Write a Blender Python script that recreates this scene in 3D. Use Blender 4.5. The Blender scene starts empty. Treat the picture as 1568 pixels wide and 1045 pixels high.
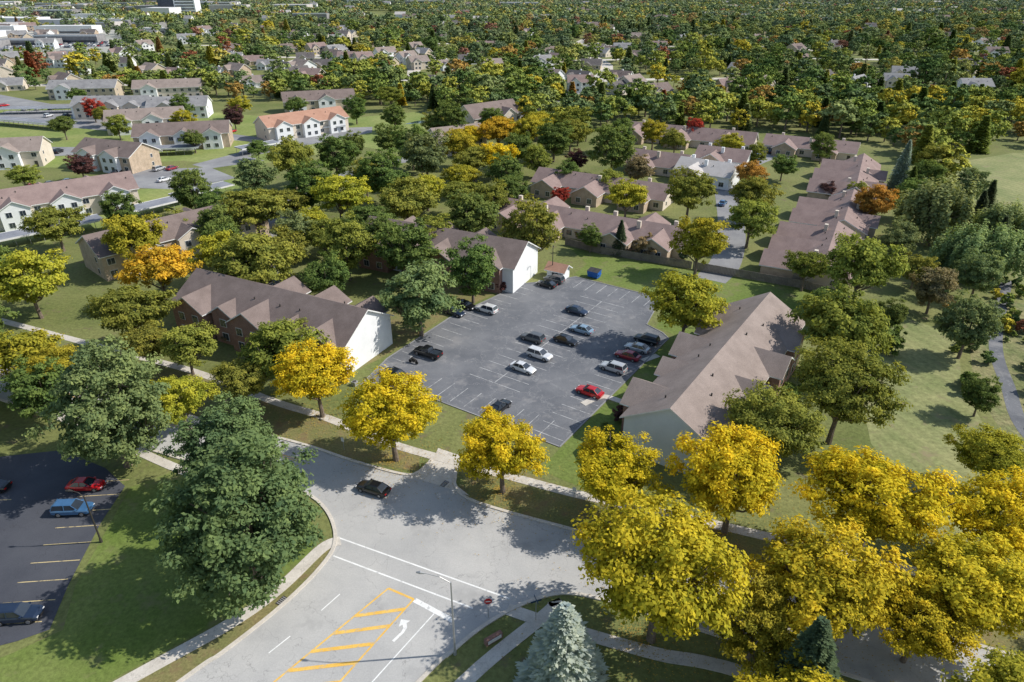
import bpy, math, random
import numpy as np
from mathutils import Vector, Matrix
random.seed(7)
scene=bpy.context.scene
COL=scene.collection
R=math.radians

# ------------------------------------------------------------------ materials
def new_mat(name):
    m=bpy.data.materials.new(name); m.use_nodes=True
    nt=m.node_tree; nt.nodes.clear()
    o=nt.nodes.new("ShaderNodeOutputMaterial")
    return m,nt,o
def nd(nt,t,**kw):
    n=nt.nodes.new(t)
    for k,v in kw.items():
        if hasattr(n,k): setattr(n,k,v)
    return n
def c4(c): return (c[0],c[1],c[2],1)
def ramp(nt,src,stops,interp='LINEAR'):
    r=nd(nt,"ShaderNodeValToRGB"); r.color_ramp.interpolation=interp
    e=r.color_ramp.elements
    e[0].position=stops[0][0]; e[0].color=c4(stops[0][1])
    e[1].position=stops[-1][0]; e[1].color=c4(stops[-1][1])
    for p,c in stops[1:-1]:
        x=e.new(p); x.color=c4(c)
    nt.links.new(src,r.inputs[0]); return r.outputs[0]
def mix(nt,f,a,b,mode='MIX'):
    m=nd(nt,"ShaderNodeMix"); m.data_type='RGBA'; m.blend_type=mode
    for s,v in ((0,f),(6,a),(7,b)):
        if isinstance(v,(int,float)): m.inputs[s].default_value=v
        elif isinstance(v,tuple): m.inputs[s].default_value=c4(v)
        else: nt.links.new(v,m.inputs[s])
    return m.outputs[2]
def noise(nt,vec,scale,detail=3,rough=.55,dist=0):
    n=nd(nt,"ShaderNodeTexNoise"); n.inputs['Scale'].default_value=scale
    n.inputs['Detail'].default_value=detail; n.inputs['Roughness'].default_value=rough
    n.inputs['Distortion'].default_value=dist
    nt.links.new(vec,n.inputs['Vector']); return n
def mapping(nt,vec,scale=(1,1,1),rot=(0,0,0)):
    n=nd(nt,"ShaderNodeMapping"); n.inputs['Scale'].default_value=scale; n.inputs['Rotation'].default_value=rot
    nt.links.new(vec,n.inputs['Vector']); return n.outputs[0]

def surf(name,c1,c2,s1=.1,s2=3.,contrast=.25,rough=.9,cracks=None,stains=None,stripe=None,spec=.2,lo=.35,hi=.65,bump=0):
    m,nt,o=new_mat(name)
    tc=nd(nt,"ShaderNodeTexCoord"); v=tc.outputs['Object']
    n1=noise(nt,v,s1,4,.65)
    col=ramp(nt,n1.outputs[0],[(lo,c1),(hi,c2)])
    n2=noise(nt,v,s2,3,.75)
    g=ramp(nt,n2.outputs[0],[(.25,(1-contrast,)*3),(.75,(1+contrast,)*3)])
    col=mix(nt,1.,col,g,'MULTIPLY')
    if stripe:
        w=nd(nt,"ShaderNodeTexWave"); w.inputs['Scale'].default_value=stripe[0]; w.inputs['Distortion'].default_value=2.5
        w.inputs['Detail Scale'].default_value=.3
        nt.links.new(mapping(nt,v,rot=(0,0,stripe[1])),w.inputs['Vector'])
        g2=ramp(nt,w.outputs[0],[(.2,(1-stripe[2],)*3),(.8,(1+stripe[2],)*3)])
        col=mix(nt,1.,col,g2,'MULTIPLY')
    if stains:
        n3=noise(nt,v,stains[0],4,.65)
        f=ramp(nt,n3.outputs[0],[(stains[1],(0,0,0)),(stains[1]+.12,(1,1,1))])
        col=mix(nt,f,col,stains[2])
    if cracks:
        sc,wd,cc=cracks
        dn=noise(nt,v,sc*2.2,3,.6)
        mx=nd(nt,"ShaderNodeVectorMath"); mx.operation='SCALE'; nt.links.new(dn.outputs[1],mx.inputs[0]); mx.inputs['Scale'].default_value=.9/sc
        ad=nd(nt,"ShaderNodeVectorMath"); ad.operation='ADD'; nt.links.new(v,ad.inputs[0]); nt.links.new(mx.outputs[0],ad.inputs[1])
        vo=nd(nt,"ShaderNodeTexVoronoi"); vo.feature='DISTANCE_TO_EDGE'; vo.inputs['Scale'].default_value=sc
        nt.links.new(ad.outputs[0],vo.inputs['Vector'])
        f=ramp(nt,vo.outputs['Distance'],[(0,(.8,.8,.8)),(wd*sc,(0,0,0))])
        col=mix(nt,f,col,cc)
    b=nd(nt,"ShaderNodeBsdfPrincipled"); b.inputs['Roughness'].default_value=rough
    b.inputs['Specular IOR Level'].default_value=spec
    nt.links.new(col,b.inputs['Base Color'])
    if bump:
        bp=nd(nt,"ShaderNodeBump"); bp.inputs['Strength'].default_value=.6; bp.inputs['Distance'].default_value=bump
        nt.links.new(n2.outputs[0],bp.inputs['Height']); nt.links.new(bp.outputs[0],b.inputs['Normal'])
    nt.links.new(b.outputs[0],o.inputs[0]); return m

def plain(name,c,rough=.6,metal=0,spec=.4,coat=0,objcol=False):
    m,nt,o=new_mat(name)
    b=nd(nt,"ShaderNodeBsdfPrincipled"); b.inputs['Roughness'].default_value=rough
    b.inputs['Metallic'].default_value=metal; b.inputs['Specular IOR Level'].default_value=spec
    b.inputs['Coat Weight'].default_value=coat; b.inputs['Coat Roughness'].default_value=.06
    tc=nd(nt,"ShaderNodeTexCoord"); n=noise(nt,tc.outputs['Object'],1.3,2)
    g=ramp(nt,n.outputs[0],[(.3,(.88,.88,.88)),(.7,(1.08,1.08,1.08))])
    if objcol:
        oi=nd(nt,"ShaderNodeObjectInfo"); col=mix(nt,1.,oi.outputs['Color'],g,'MULTIPLY')
    else: col=mix(nt,1.,tuple(c),g,'MULTIPLY')
    nt.links.new(col,b.inputs['Base Color']); nt.links.new(b.outputs[0],o.inputs[0]); return m

def leaf_mat(name,forest_haze=None):
    m,nt,o=new_mat(name)
    oi=nd(nt,"ShaderNodeObjectInfo")
    at=nd(nt,"ShaderNodeAttribute"); at.attribute_name='tint'
    if forest_haze is not None:
        ar=nd(nt,"ShaderNodeAttribute"); ar.attribute_name='rnd'
        ma=nd(nt,"ShaderNodeMath"); ma.operation='ADD'; nt.links.new(ar.outputs['Fac'],ma.inputs[0]); nt.links.new(oi.outputs['Random'],ma.inputs[1])
        fr=nd(nt,"ShaderNodeMath"); fr.operation='FRACT'; nt.links.new(ma.outputs[0],fr.inputs[0])
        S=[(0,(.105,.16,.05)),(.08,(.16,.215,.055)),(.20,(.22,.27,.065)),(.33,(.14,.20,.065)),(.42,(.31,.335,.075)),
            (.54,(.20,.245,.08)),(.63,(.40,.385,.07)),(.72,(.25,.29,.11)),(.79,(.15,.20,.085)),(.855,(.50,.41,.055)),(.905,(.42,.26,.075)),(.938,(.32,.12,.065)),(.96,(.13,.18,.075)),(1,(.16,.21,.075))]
        h=forest_haze; S=[(p,tuple((1-h)*c[i]+h*(.28,.32,.33)[i] for i in range(3))) for p,c in S]  # haze painted in: leaf colours mixed towards a pale blue-grey
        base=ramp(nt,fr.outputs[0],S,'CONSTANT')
    else: base=oi.outputs['Color']
    dk=mix(nt,1.,base,(.44,.60,.8) if forest_haze is None else (.6,.72,.8),'MULTIPLY')
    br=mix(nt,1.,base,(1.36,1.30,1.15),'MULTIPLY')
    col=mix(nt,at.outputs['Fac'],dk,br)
    d=nd(nt,"ShaderNodeBsdfDiffuse"); nt.links.new(col,d.inputs[0])
    if forest_haze is not None: nt.links.new(d.outputs[0],o.inputs[0]); return m
    t=nd(nt,"ShaderNodeBsdfTranslucent")
    tcol=mix(nt,1.,col,(1.2,1.2,.7),'MULTIPLY'); nt.links.new(tcol,t.inputs[0])
    ms=nd(nt,"ShaderNodeMixShader"); ms.inputs[0].default_value=.28
    nt.links.new(d.outputs[0],ms.inputs[1]); nt.links.new(t.outputs[0],ms.inputs[2])
    nt.links.new(ms.outputs[0],o.inputs[0]); return m

def brick_mat(name,c1,c2,mortar):
    m,nt,o=new_mat(name)
    tc=nd(nt,"ShaderNodeTexCoord")
    sx=nd(nt,"ShaderNodeSeparateXYZ"); nt.links.new(tc.outputs['Object'],sx.inputs[0])
    ad=nd(nt,"ShaderNodeMath"); ad.operation='ADD'; nt.links.new(sx.outputs[0],ad.inputs[0]); nt.links.new(sx.outputs[1],ad.inputs[1])
    cb=nd(nt,"ShaderNodeCombineXYZ"); nt.links.new(ad.outputs[0],cb.inputs[0]); nt.links.new(sx.outputs[2],cb.inputs[1])
    b=nd(nt,"ShaderNodeTexBrick"); b.inputs['Scale'].default_value=3; b.inputs['Color1'].default_value=c4(c1); b.inputs['Color2'].default_value=c4(c2); b.inputs['Mortar'].default_value=c4(mortar)
    nt.links.new(cb.outputs[0],b.inputs['Vector'])
    n=noise(nt,tc.outputs['Object'],.8,3); g=ramp(nt,n.outputs[0],[(.3,(.8,.8,.8)),(.7,(1.15,1.15,1.15))])
    p=nd(nt,"ShaderNodeBsdfPrincipled"); p.inputs['Roughness'].default_value=.9
    nt.links.new(mix(nt,1.,b.outputs[0],g,'MULTIPLY'),p.inputs['Base Color']); nt.links.new(p.outputs[0],o.inputs[0]); return m

M={}
M['ground']=surf("ground_grass",(.125,.15,.045),(.20,.205,.075),.045,1.6,.35,bump=.1,stains=(.35,.58,(.16,.135,.075)))
M['lawn']=surf("lawn_grass",(.115,.165,.032),(.175,.21,.06),.09,1.8,.35,bump=.08,stains=(.2,.55,(.18,.18,.075)))
M['lawnfar']=surf("lawn_pale",(.17,.225,.06),(.25,.275,.095),.05,.8,.25,stripe=(.10,.9,.02))
M['field']=surf("field_grass",(.17,.20,.075),(.27,.27,.12),.09,1.5,.35,stripe=(.14,-.35,.06),stains=(.25,.57,(.25,.215,.12)))
M['verge']=surf("verge_leaf_litter",(.15,.16,.055),(.23,.19,.085),.25,3.5,.4,stains=(.5,.55,(.19,.14,.07)))
M['wild']=surf("wild_meadow",(.12,.15,.05),(.27,.24,.12),.18,1.2,.5,bump=.3)
M['road']=surf("road_concrete",(.38,.375,.365),(.46,.45,.43),.12,6,.12,cracks=(.16,.035,(.25,.245,.235)),stains=(.13,.58,(.33,.325,.315)))
M['lot']=surf("parking_asphalt",(.12,.126,.14),(.18,.184,.195),.12,7,.2,cracks=(.22,.08,(.25,.25,.255)),stains=(.22,.56,(.225,.222,.225)))
M['dark']=surf("fresh_asphalt",(.06,.064,.078),(.082,.086,.10),.1,7,.15,cracks=(.12,.03,(.045,.045,.05)))
M['court']=surf("court_asphalt",(.2,.2,.21),(.3,.3,.3),.08,3,.15)
M['walk']=surf("sidewalk_concrete",(.50,.46,.40),(.6,.56,.5),.5,5,.12,cracks=(.6,.03,(.33,.3,.27)))
M['kerb']=surf("kerb_concrete",(.50,.46,.40),(.60,.55,.48),.6,5,.15)
M['white']=surf("white_road_paint",(.68,.68,.66),(.80,.80,.78),.8,9,.15,stains=(1.6,.56,(.5,.5,.49)))
M['stall']=surf("worn_stall_paint",(.40,.40,.40),(.58,.58,.57),.8,9,.2,stains=(.9,.48,(.25,.25,.255)))
M['yellow']=surf("yellow_road_paint",(.70,.41,.08),(.78,.5,.13),.6,9,.18,stains=(1.4,.53,(.52,.40,.24)))
M['ystall']=surf("yellow_stall_paint",(.5,.4,.2),(.6,.48,.25),.6,9,.15,stains=(1.2,.52,(.15,.13,.1)))
M['roofA']=surf("shingles_brown",(.165,.128,.115),(.215,.168,.152),.35,9,.3,bump=.03)
M['roofC']=surf("shingles_tan",(.235,.19,.168),(.30,.245,.218),.35,9,.3,bump=.03)
M['roofE']=surf("shingles_rose",(.225,.163,.150),(.285,.21,.192),.35,8,.25,bump=.03)
M['roofR']=surf("shingles_orange",(.36,.20,.14),(.43,.25,.18),.3,6,.2)
M['roofG']=surf("shingles_grey",(.20,.195,.20),(.29,.285,.285),.3,6,.2)
M['roofD']=surf("shingles_dark",(.10,.09,.09),(.15,.135,.13),.3,6,.2)
M['roofW']=surf("shingles_light",(.42,.39,.37),(.5,.47,.45),.3,6,.15)
M['siding']=surf("white_siding",(.70,.71,.72),(.78,.79,.8),.4,6,.04,rough=.7)
M['sidingB']=surf("pale_blue_siding",(.62,.68,.74),(.68,.74,.80),.4,6,.04,rough=.7)
M['cream']=surf("cream_siding",(.56,.49,.41),(.66,.58,.49),.4,6,.06,rough=.8)
M['tan']=surf("beige_siding",(.45,.38,.29),(.52,.44,.34),.4,6,.06,rough=.8)
M['tanbrick']=brick_mat("tan_brick",(.46,.35,.25),(.40,.30,.21),(.52,.45,.36))
M['brick']=brick_mat("red_brick",(.27,.13,.095),(.22,.11,.08),(.36,.3,.26))
M['trim']=plain("white_trim",(.75,.75,.74),.6)
M['glass']=plain("window_glass",(.03,.04,.055),.08,spec=.8)
M['cpaint']=plain("car_paint",(1,1,1),.28,metal=.25,coat=.8,objcol=True)
M['rubber']=plain("tyre_rubber",(.02,.02,.02),.8)
M['rim']=plain("wheel_rim",(.45,.45,.46),.3,metal=.8)
M['lampw']=plain("headlamp",(.75,.75,.75),.15)
M['lampr']=plain("tail_lamp",(.4,.01,.01),.2)
M['steel']=plain("galvanised_steel",(.42,.42,.42),.45,metal=.4)
M['darkm']=plain("dark_metal",(.05,.045,.04),.5)
M['redsign']=plain("red_sign",(.55,.02,.02),.4)
M['greensign']=plain("sign_green",(.02,.06,.12),.4)
M['bluebin']=plain("blue_paint",(.02,.12,.42),.5)
M['wood']=surf("fence_wood",(.17,.145,.125),(.24,.21,.18),.8,5,.25)
M['bark']=surf("bark",(.14,.11,.085),(.22,.175,.14),1.5,8,.4)
M['leaf']=leaf_mat("foliage"); M['fleaf']=leaf_mat("forest_foliage",0.); M['mleaf_haze']=leaf_mat("mid_forest_foliage_hazed",.16); M['pleaf_haze']=leaf_mat("far_forest_foliage_hazed",.34)  # mid and far foliage carry painted haze in their colour
M['litter']=surf("fallen_leaves",(.42,.31,.05),(.34,.2,.05),2,8,.3)
M['water']=plain("water",(.03,.05,.06),.04,spec=.8)
M['cport']=surf("carport_roof",(.18,.19,.22),(.26,.27,.3),.2,3,.15)
M['flat']=surf("flat_roof_white",(.62,.62,.62),(.75,.75,.74),.02,.5,.1)
M['pale']=surf("pale_ground",(.42,.40,.36),(.30,.31,.27),.01,.1,.2)
M['dglass']=plain("dark_facade",(.04,.055,.09),.25,spec=.6)

# ------------------------------------------------------------------ mesh helpers
def mesh_obj(name,V,F,mats,mi=None,parent=None,smooth=False,coll=None):
    me=bpy.data.meshes.new(name); me.from_pydata([tuple(v) for v in V],[],[tuple(f) for f in F])
    for m in mats: me.materials.append(m)
    if mi is not None: me.polygons.foreach_set('material_index',mi)
    if smooth: me.polygons.foreach_set('use_smooth',[True]*len(me.polygons))
    me.update()
    ob=bpy.data.objects.new(name,me); (coll or COL).objects.link(ob)
    if parent: ob.parent=parent
    return ob
class B:
    """mesh accumulator"""
    def __init__(s): s.V=[];s.F=[];s.I=[]
    def add(s,vs,fs,i=0):
        o=len(s.V); s.V+= [tuple(v) for v in vs]; s.F+=[tuple(a+o for a in f) for f in fs]; s.I+=[i]*len(fs)
    def box(s,x0,x1,y0,y1,z0,z1,i=0):
        s.add([(x0,y0,z0),(x1,y0,z0),(x1,y1,z0),(x0,y1,z0),(x0,y0,z1),(x1,y0,z1),(x1,y1,z1),(x0,y1,z1)],
              [(0,3,2,1),(4,5,6,7),(0,1,5,4),(1,2,6,5),(2,3,7,6),(3,0,4,7)],i)
    def tube(s,pts,rads,n=6,i=0,cap=True):
        pts=[Vector(p) for p in pts]; o=len(s.V)
        for k,p in enumerate(pts):
            d=(pts[min(k+1,len(pts)-1)]-pts[max(k-1,0)]).normalized()
            a=d.orthogonal().normalized(); b=d.cross(a)
            for j in range(n):
                t=2*math.pi*j/n; s.V.append(tuple(p+(a*math.cos(t)+b*math.sin(t))*rads[k]))
        for k in range(len(pts)-1):
            for j in range(n):
                s.F.append((o+k*n+j,o+k*n+(j+1)%n,o+(k+1)*n+(j+1)%n,o+(k+1)*n+j)); s.I.append(i)
        if cap:
            s.F.append(tuple(o+j for j in range(n))[::-1]); s.I.append(i)
            s.F.append(tuple(o+(len(pts)-1)*n+j for j in range(n))); s.I.append(i)
    def obj(s,name,mats,parent=None,smooth=False,coll=None): return mesh_obj(name,s.V,s.F,mats,s.I,parent,smooth,coll)
def empty(name,x,y,ang=0,z=0):
    e=bpy.data.objects.new(name,None); e.location=(x,y,z); e.rotation_euler=(0,0,ang); e.empty_display_size=.5; COL.objects.link(e); return e
def cat(pts,n=6):
    P=[pts[0]]+list(pts)+[pts[-1]]; out=[]
    for i in range(1,len(P)-2):
        p0,p1,p2,p3=[np.array(q,float) for q in P[i-1:i+3]]
        for k in range(n):
            t=k/n; out.append(tuple(.5*((2*p1)+(-p0+p2)*t+(2*p0-5*p1+4*p2-p3)*t*t+(-p0+3*p1-3*p2+p3)*t**3)))
    out.append(tuple(pts[-1])); return out
def poly(name,pts,z,mat):
    return mesh_obj(name,[(x,y,z) for x,y in pts],[tuple(range(len(pts)))],[mat])
def strip(b,pts,w,z0,z1,i=0,smooth=True,n=6):
    P=cat(pts,n) if smooth else pts
    P=[Vector((p[0],p[1],0)) for p in P]; o=len(b.V)
    for k,p in enumerate(P):
        d=(P[min(k+1,len(P)-1)]-P[max(k-1,0)]).normalized(); q=Vector((-d.y,d.x,0))*w/2
        for s,z in ((1,z0),(1,z1),(-1,z1),(-1,z0)): b.V.append((p.x+q.x*s,p.y+q.y*s,z))
    for k in range(len(P)-1):
        for j in range(4):
            a=o+k*4+j; c=o+k*4+(j+1)%4
            b.F.append((a,a+4,c+4,c)); b.I.append(i)
    b.F.append((o,o+1,o+2,o+3)); b.I.append(i); e=o+(len(P)-1)*4; b.F.append((e+3,e+2,e+1,e)); b.I.append(i)
def inpoly(x,y,P):
    c=False; j=len(P)-1
    for i in range(len(P)):
        if (P[i][1]>y)!=(P[j][1]>y) and x<(P[j][0]-P[i][0])*(y-P[i][1])/(P[j][1]-P[i][1])+P[i][0]: c=not c
        j=i
    return c

# ------------------------------------------------------------------ ground & roads
S=12000
mesh_obj("ground",[(-S,-2000,0),(S,-2000,0),(S,S,0),(-S,S,0)],[(0,1,2,3)],[M['ground']])
far=[(-150,128),(-90,103.5),(-48.5,86.6),(-31.3,80.3),(-22.3,76.1),(-15,73.2),(-12.8,73.6),(-11.2,76.4)]
far2=[(-7.6,74.8),(-7.6,71),(-4.6,67.6),(7.6,62.6),(16.6,59.1),(30.3,53.6),(42,48.6),(51,44.7),(100,24)]
nL=[(-150,118),(-90,95),(-60,82),(-36.5,72.6),(-29.5,70.2),(-26,68.6),(-22.9,65.1),(-21.2,60.6),(-22,56.6),(-24.9,51.1),(-29.1,45.4),(-32,42.2),(-48,22),(-60,6)]
nR=[(-36,6),(-26,20),(-9,42.2),(-6.2,45.4),(-3,48.6),(1.1,51.4),(5.5,52.9),(10,52),(14.9,50),(27.3,45),(38.2,40.6),(95,16)]
cf,cf2,cl,cr=cat(far),cat(far2),cat(nL),cat(nR)
poly("road",cf+cf2+cr[::-1]+cl[::-1],.02,M['road'])
b=B()
for c in (far,far2,nL,nR): strip(b,c,.42,.001,.14)
b.obj("kerb",[M['kerb']])
poly("verge",[(-100,112),(-54,100.2),(-37.9,91),(-28.5,86.6),(-17.4,80),(-13,77.6),(-12.8,73.6),(-22,76.3),(-48.5,86.8),(-100,108)],.012,M['verge'])
poly("verge",[(-7.4,74),(-5,68),(16,59.6),(51,44.9),(90,30),(90,44),(57,53),(36,60),(21.6,65),(8.9,69),(0,75),(-6,77.5)],.012,M['verge'])
poly("verge",[(-31.5,42.6),(-28.7,45.8),(-24.5,51.5),(-21.6,56.8),(-21,60.2),(-22.3,59.2),(-25.2,53.4),(-29.2,48.3),(-37,41.6),(-50,30.5),(-46,24.5)],.012,M['verge'])
b=B()
for i_,(pts,w) in enumerate((([(-110,124),(-70,107),(-54.1,100.2),(-37.9,91.1),(-28.5,86.6),(-17.4,80),(-8.6,76.1),(.5,72.4),(8.9,69),(21.6,64.8),(36.1,59.6),(50.3,54.5),(57.4,52),(95,39)],1.5),
              ([(-20.6,60.8),(-22.5,59.6),(-25.7,53.7),(-29.6,48.9),(-37.3,42.2),(-58,24),(-75,8)],1.5),
              ([(-95,103),(-77.1,92),(-50.1,76.5),(-39.7,71.8),(-31,69.4)],1.4),
              ([(4.6,51.8),(3.9,50.4),(-4.6,42.2),(-14,30),(-30,10)],1.5),
              ([(-.5,50.8),(4.5,48.8),(14.2,45.4),(23.3,43),(50,32),(90,15)],1.5),
              ([(11.2,90.3),(14.5,92.5),(17.5,91)],1.2),([(23,104),(26,106)],1.2))):
    strip(b,pts,w,.001+.001*i_,.05+.005*i_)
b.obj("sidewalk",[M['walk']])
poly("driveway_apron",[(-12.6,73.9),(-11.0,76.6),(-10.6,79.0),(-7.4,77.3),(-7.5,71),(-5.5,68.8),(-9,70.5),(-14,72.8)],.03,M['walk'])
ang=R(56); u=(math.cos(ang),math.sin(ang)); v=(math.sin(ang),-math.cos(ang)); O=(6.2,79.7)
def ab(a,bb): return (O[0]+a*u[0]+bb*v[0],O[1]+a*u[1]+bb*v[1])
lotp=[ab(*q) for q in [(0,.8),(40,.8),(41.5,-1),(43,-5),(56,-7.5),(56,-28),(49,-33),(46,-36),(36,-37),(24,-38.5),(5,-37.5),(-4,-35),(-5,-31),(-.5,-26)]]
poly("parking_lot",lotp,.03,M['lot'])
b=B(); strip(b,lotp+[lotp[0]],.22,.001,.11,smooth=False); b.obj("parking_lot_kerb",[M['court']])
def seg(b,p,q,w,z,i=0):
    p=Vector((p[0],p[1],z));q=Vector((q[0],q[1],z)); d=(q-p).normalized(); n=Vector((-d.y,d.x,0))*w/2
    b.add([p+n,p-n,q-n,q+n],[(0,1,2,3)],i)
b=B(); st=2.75
for k in range(14):
    a=1.5+k*st
    if a<40: seg(b,ab(a,.5),ab(a,-4.6),.10,.037)
for k in range(15):
    a=9+k*st; seg(b,ab(a,-12),ab(a,-22.2),.10,.037)
seg(b,ab(9,-17.1),ab(9+14*st,-17.1),.10,.041)
for k in range(9): seg(b,ab(.5,-3.2-k*st),ab(5.2,-3.2-k*st),.10,.045)
for k in range(17):
    a=3+k*st
    if a<45: seg(b,ab(a,-37),ab(a,-32),.10,.037)
for k in range(7): seg(b,ab(55.5,-9-k*st),ab(50.5,-9-k*st),.10,.045)
b.obj("parking_stall_markings",[M['stall']])
lotL=[(-120,90),(-72.2,77),(-64.3,78.5),(-56,74.5),(-51.4,70.7),(-51,64),(-49.4,54),(-48.0,48.2),(-50.5,46.8),(-58,44),(-75,30),(-120,10)]
poly("parking_lot",lotL,.03,M['dark'])
b=B()
for k in range(9):
    y=49.2+k*2.85; x=-49.3-(y-48)*.09; seg(b,(x,y),(x-5.4,y-.5),.12,.037)
for k in range(7):
    y=51+k*2.85; x=-63-(y-48)*.09; seg(b,(x,y),(x-9.4,y-.8),.12,.037)
b.obj("yellow_stall_markings",[M['ystall']])
b=B()
seg(b,(-20.9,61.3),(-.3,52.2),.2,.026); seg(b,(-20.9,58.4),(-4.2,50.9),.2,.026)
seg(b,(-10.6,52.0),(-6.2,49.3),.6,.031)
seg(b,(-24.4,45.4),(-22.8,47.4),.13,.026); seg(b,(-29.5,39.2),(-27.4,41.7),.13,.026)
seg(b,(-20.4,50.6),(-18.9,52.8),.13,.026)
arr=[(-.12,-1.2),(.12,-1.2),(.14,-.1),(.0,.45),(-.35,.75),(-.25,1.1),(-1.0,.75),(-.62,.1),(-.5,.42),(-.22,.22),(-.1,-.15)]
ca,sa=math.cos(R(-36)),math.sin(R(-36))
b.add([(-11.25+x*1.25*ca-y*1.25*sa,48+x*1.25*sa+y*1.25*ca,.026) for x,y in arr],[tuple(range(len(arr)))])
seg(b,(-8.3,50.2),(-13.6,42.0),.13,.026); seg(b,(-13.7,41.9),(-20,33),.13,.026)
b.obj("white_road_markings",[M['white']])
b=B()
hl=[(-13.7,53.6),(-22.9,42.2),(-36,26)]; hr=[(-10.7,52.1),(-16.6,42.2),(-28,26)]
seg(b,hl[0],hr[0],.28,.026)
for i_,(p,q) in enumerate(((hl[0],hl[1]),(hl[1],hl[2]),(hr[0],hr[1]),(hr[1],hr[2]))): seg(b,p,q,.2,.030+.001*i_)
def atl(P,y):
    for i in range(2):
        if P[i+1][1]<=y<=P[i][1]:
            t=(P[i][1]-y)/(P[i][1]-P[i+1][1]); return (P[i][0]+(P[i+1][0]-P[i][0])*t,y)
for k in range(9):
    y=50.4-k*2.15; seg(b,atl(hl,y-.5),atl(hr,y+.4),.42,.036)
for k in range(20):
    x=-30-k*6.0; seg(b,(x,76-(x+30)*.405),(x-5.9,78.4-(x+30)*.405),.13,.026)
    seg(b,(x+.15,76.35-(x+30)*.405),(x-5.75,78.75-(x+30)*.405),.13,.030)
b.obj("yellow_road_markings",[M['yellow']])

# lawns
poly("lawn",[(-50.6,70.5),(-48.6,54),(-46.6,48.2),(-50,45.5),(-75,29),(-60,27),(-38.5,42.6),(-30.3,49.6),(-26.5,54.2),(-23.6,59),(-24,63),(-28,67.5),(-38,70.5),(-46,74)],.008,M['lawn'])
poly("lawn",[ab(*q) for q in [(-6,1),(-6,12),(10,10),(44,7),(60,4),(66,-5),(68,-30),(57,-29),(57,-6),(43,-3),(42,1)]],.008,M['lawn'])
poly("lawn",[ab(*q) for q in [(0,-39),(8,-50),(40,-52),(48,-37.5),(36,-38),(24,-39.5),(5,-38.5)]],.008,M['verge'])
poly("lawn",[(14,161),(22,154.5),(42,145.5),(64,135),(73,126),(80,117),(62,112),(46,112),(34,130),(20,142)],.006,M['lawn'])
poly("field",[(76,123),(84,114),(74,95),(70,80),(66,62),(52,60),(52,80),(58,98),(64,112)],.010,M['field'])
poly("field",[(150,242),(190,262),(290,262),(260,200),(150,128),(108,128),(116,150),(128,180)],.008,M['field'])
poly("meadow",[(86,114),(76,95),(72,80),(68,62),(110,50),(150,110),(150,128),(100,128)],.004,M['wild'])
poly("lawn",[(-230,110),(-126,153),(-112,172),(-92,201),(-80,205),(-90,232),(-150,188),(-240,170)],.008,M['lawnfar'])
poly("lawn",[(-36.7,326),(-43,262),(-64,276),(-90,290),(-82,330),(-46,350)],.008,M['lawnfar'])
poly("lawn",[(-320,235),(-160,240),(-120,250),(-95,240),(-62,270),(-92,288),(-100,330),(-200,370),(-380,370)],.006,M['lawnfar'])
poly("court",[(-140,236),(-106,240),(-92,226),(-104,212),(-128,215)],.030,M['court'])
poly("court",[(-300,262),(-190,252),(-150,262),(-148,272),(-200,272),(-300,282)],.026,M['court'])
poly("court",[(-250,352),(-200,356),(-150,312),(-105,290),(-85,308),(-62,312),(-60,300),(-98,256),(-90,250),(-106,238),(-114,244),(-104,262),(-106,282),(-160,298),(-250,330)],.016,M['court'])
poly("court",[(-330,400),(-290,405),(-240,372),(-215,375),(-212,362),(-260,355),(-340,385)],.022,M['court'])
b=B()
strip(b,[(44,140),(51,152),(60,180),(72,237),(78,290)],7,0.001,.02)
strip(b,[(70,230),(95,258),(104,256)],10,0.001,.024)
strip(b,[(-36,100),(-46,125),(-60,150),(-66,190),(-50,240),(-26,265),(0,330),(40,420)],8,0.001,.02)
b.obj("residential_street",[M['court']])
STREETS=[[(-420,455),(-260,440),(-120,470),(0,452),(130,470),(300,455)],[(-420,620),(-200,600),(0,575),(200,590),(420,560)],[(-150,430),(-170,560),(-150,700),(-210,900)],[(40,420),(70,540),(60,700),(120,900)],[(260,330),(230,460),(270,600),(250,800)],[(-300,700),(-60,720),(200,690),(500,720)],[(-60,452),(-70,560),(-40,720)]]
b=B()
for i,s_ in enumerate(STREETS): strip(b,s_,9,.001,.028+.006*i)
b.obj("suburban_street",[M['walk']])
SP=[p for s_ in STREETS for p in cat(s_,14)]
b=B(); strip(b,[(110,140),(90,112),(82,96),(76,80),(80,60)],2.2,0.001,.02); b.obj("trail",[M['lot']])
poly("creek",[(112,136),(118,140),(108,122),(101,110),(97,102),(93,92),(90,93),(94,104),(98,113),(104,124)],.026,M['water'])
poly("pond",[(-49,318),(-38,321),(-34,329),(-44,326)],.02,M['water'])
b=B(); fp=[(13.3,162.5),(21.5,156.2),(41.6,146.4),(63.3,135.2),(71,127.8)]
for i in range(len(fp)-1):
    p=Vector(fp[i]);q=Vector(fp[i+1]);L=(q-p).length;n=int(L/.32)
    d=(q-p)/L; nn=Vector((-d.y,d.x))
    for k in range(n):
        a=p+d*(k*.32); c=p+d*(k*.32+.29); h=1.85+random.uniform(-.04,.04)
        t=nn*.03
        b.add([(a.x-t.x,a.y-t.y,0),(c.x-t.x,c.y-t.y,0),(c.x+t.x,c.y+t.y,0),(a.x+t.x,a.y+t.y,0),(a.x-t.x,a.y-t.y,h),(c.x-t.x,c.y-t.y,h),(c.x+t.x,c.y+t.y,h),(a.x+t.x,a.y+t.y,h)],
              [(4,5,6,7),(0,1,5,4),(1,2,6,5),(2,3,7,6),(3,0,4,7)])
b.obj("wooden_fence",[M['wood']])

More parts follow.
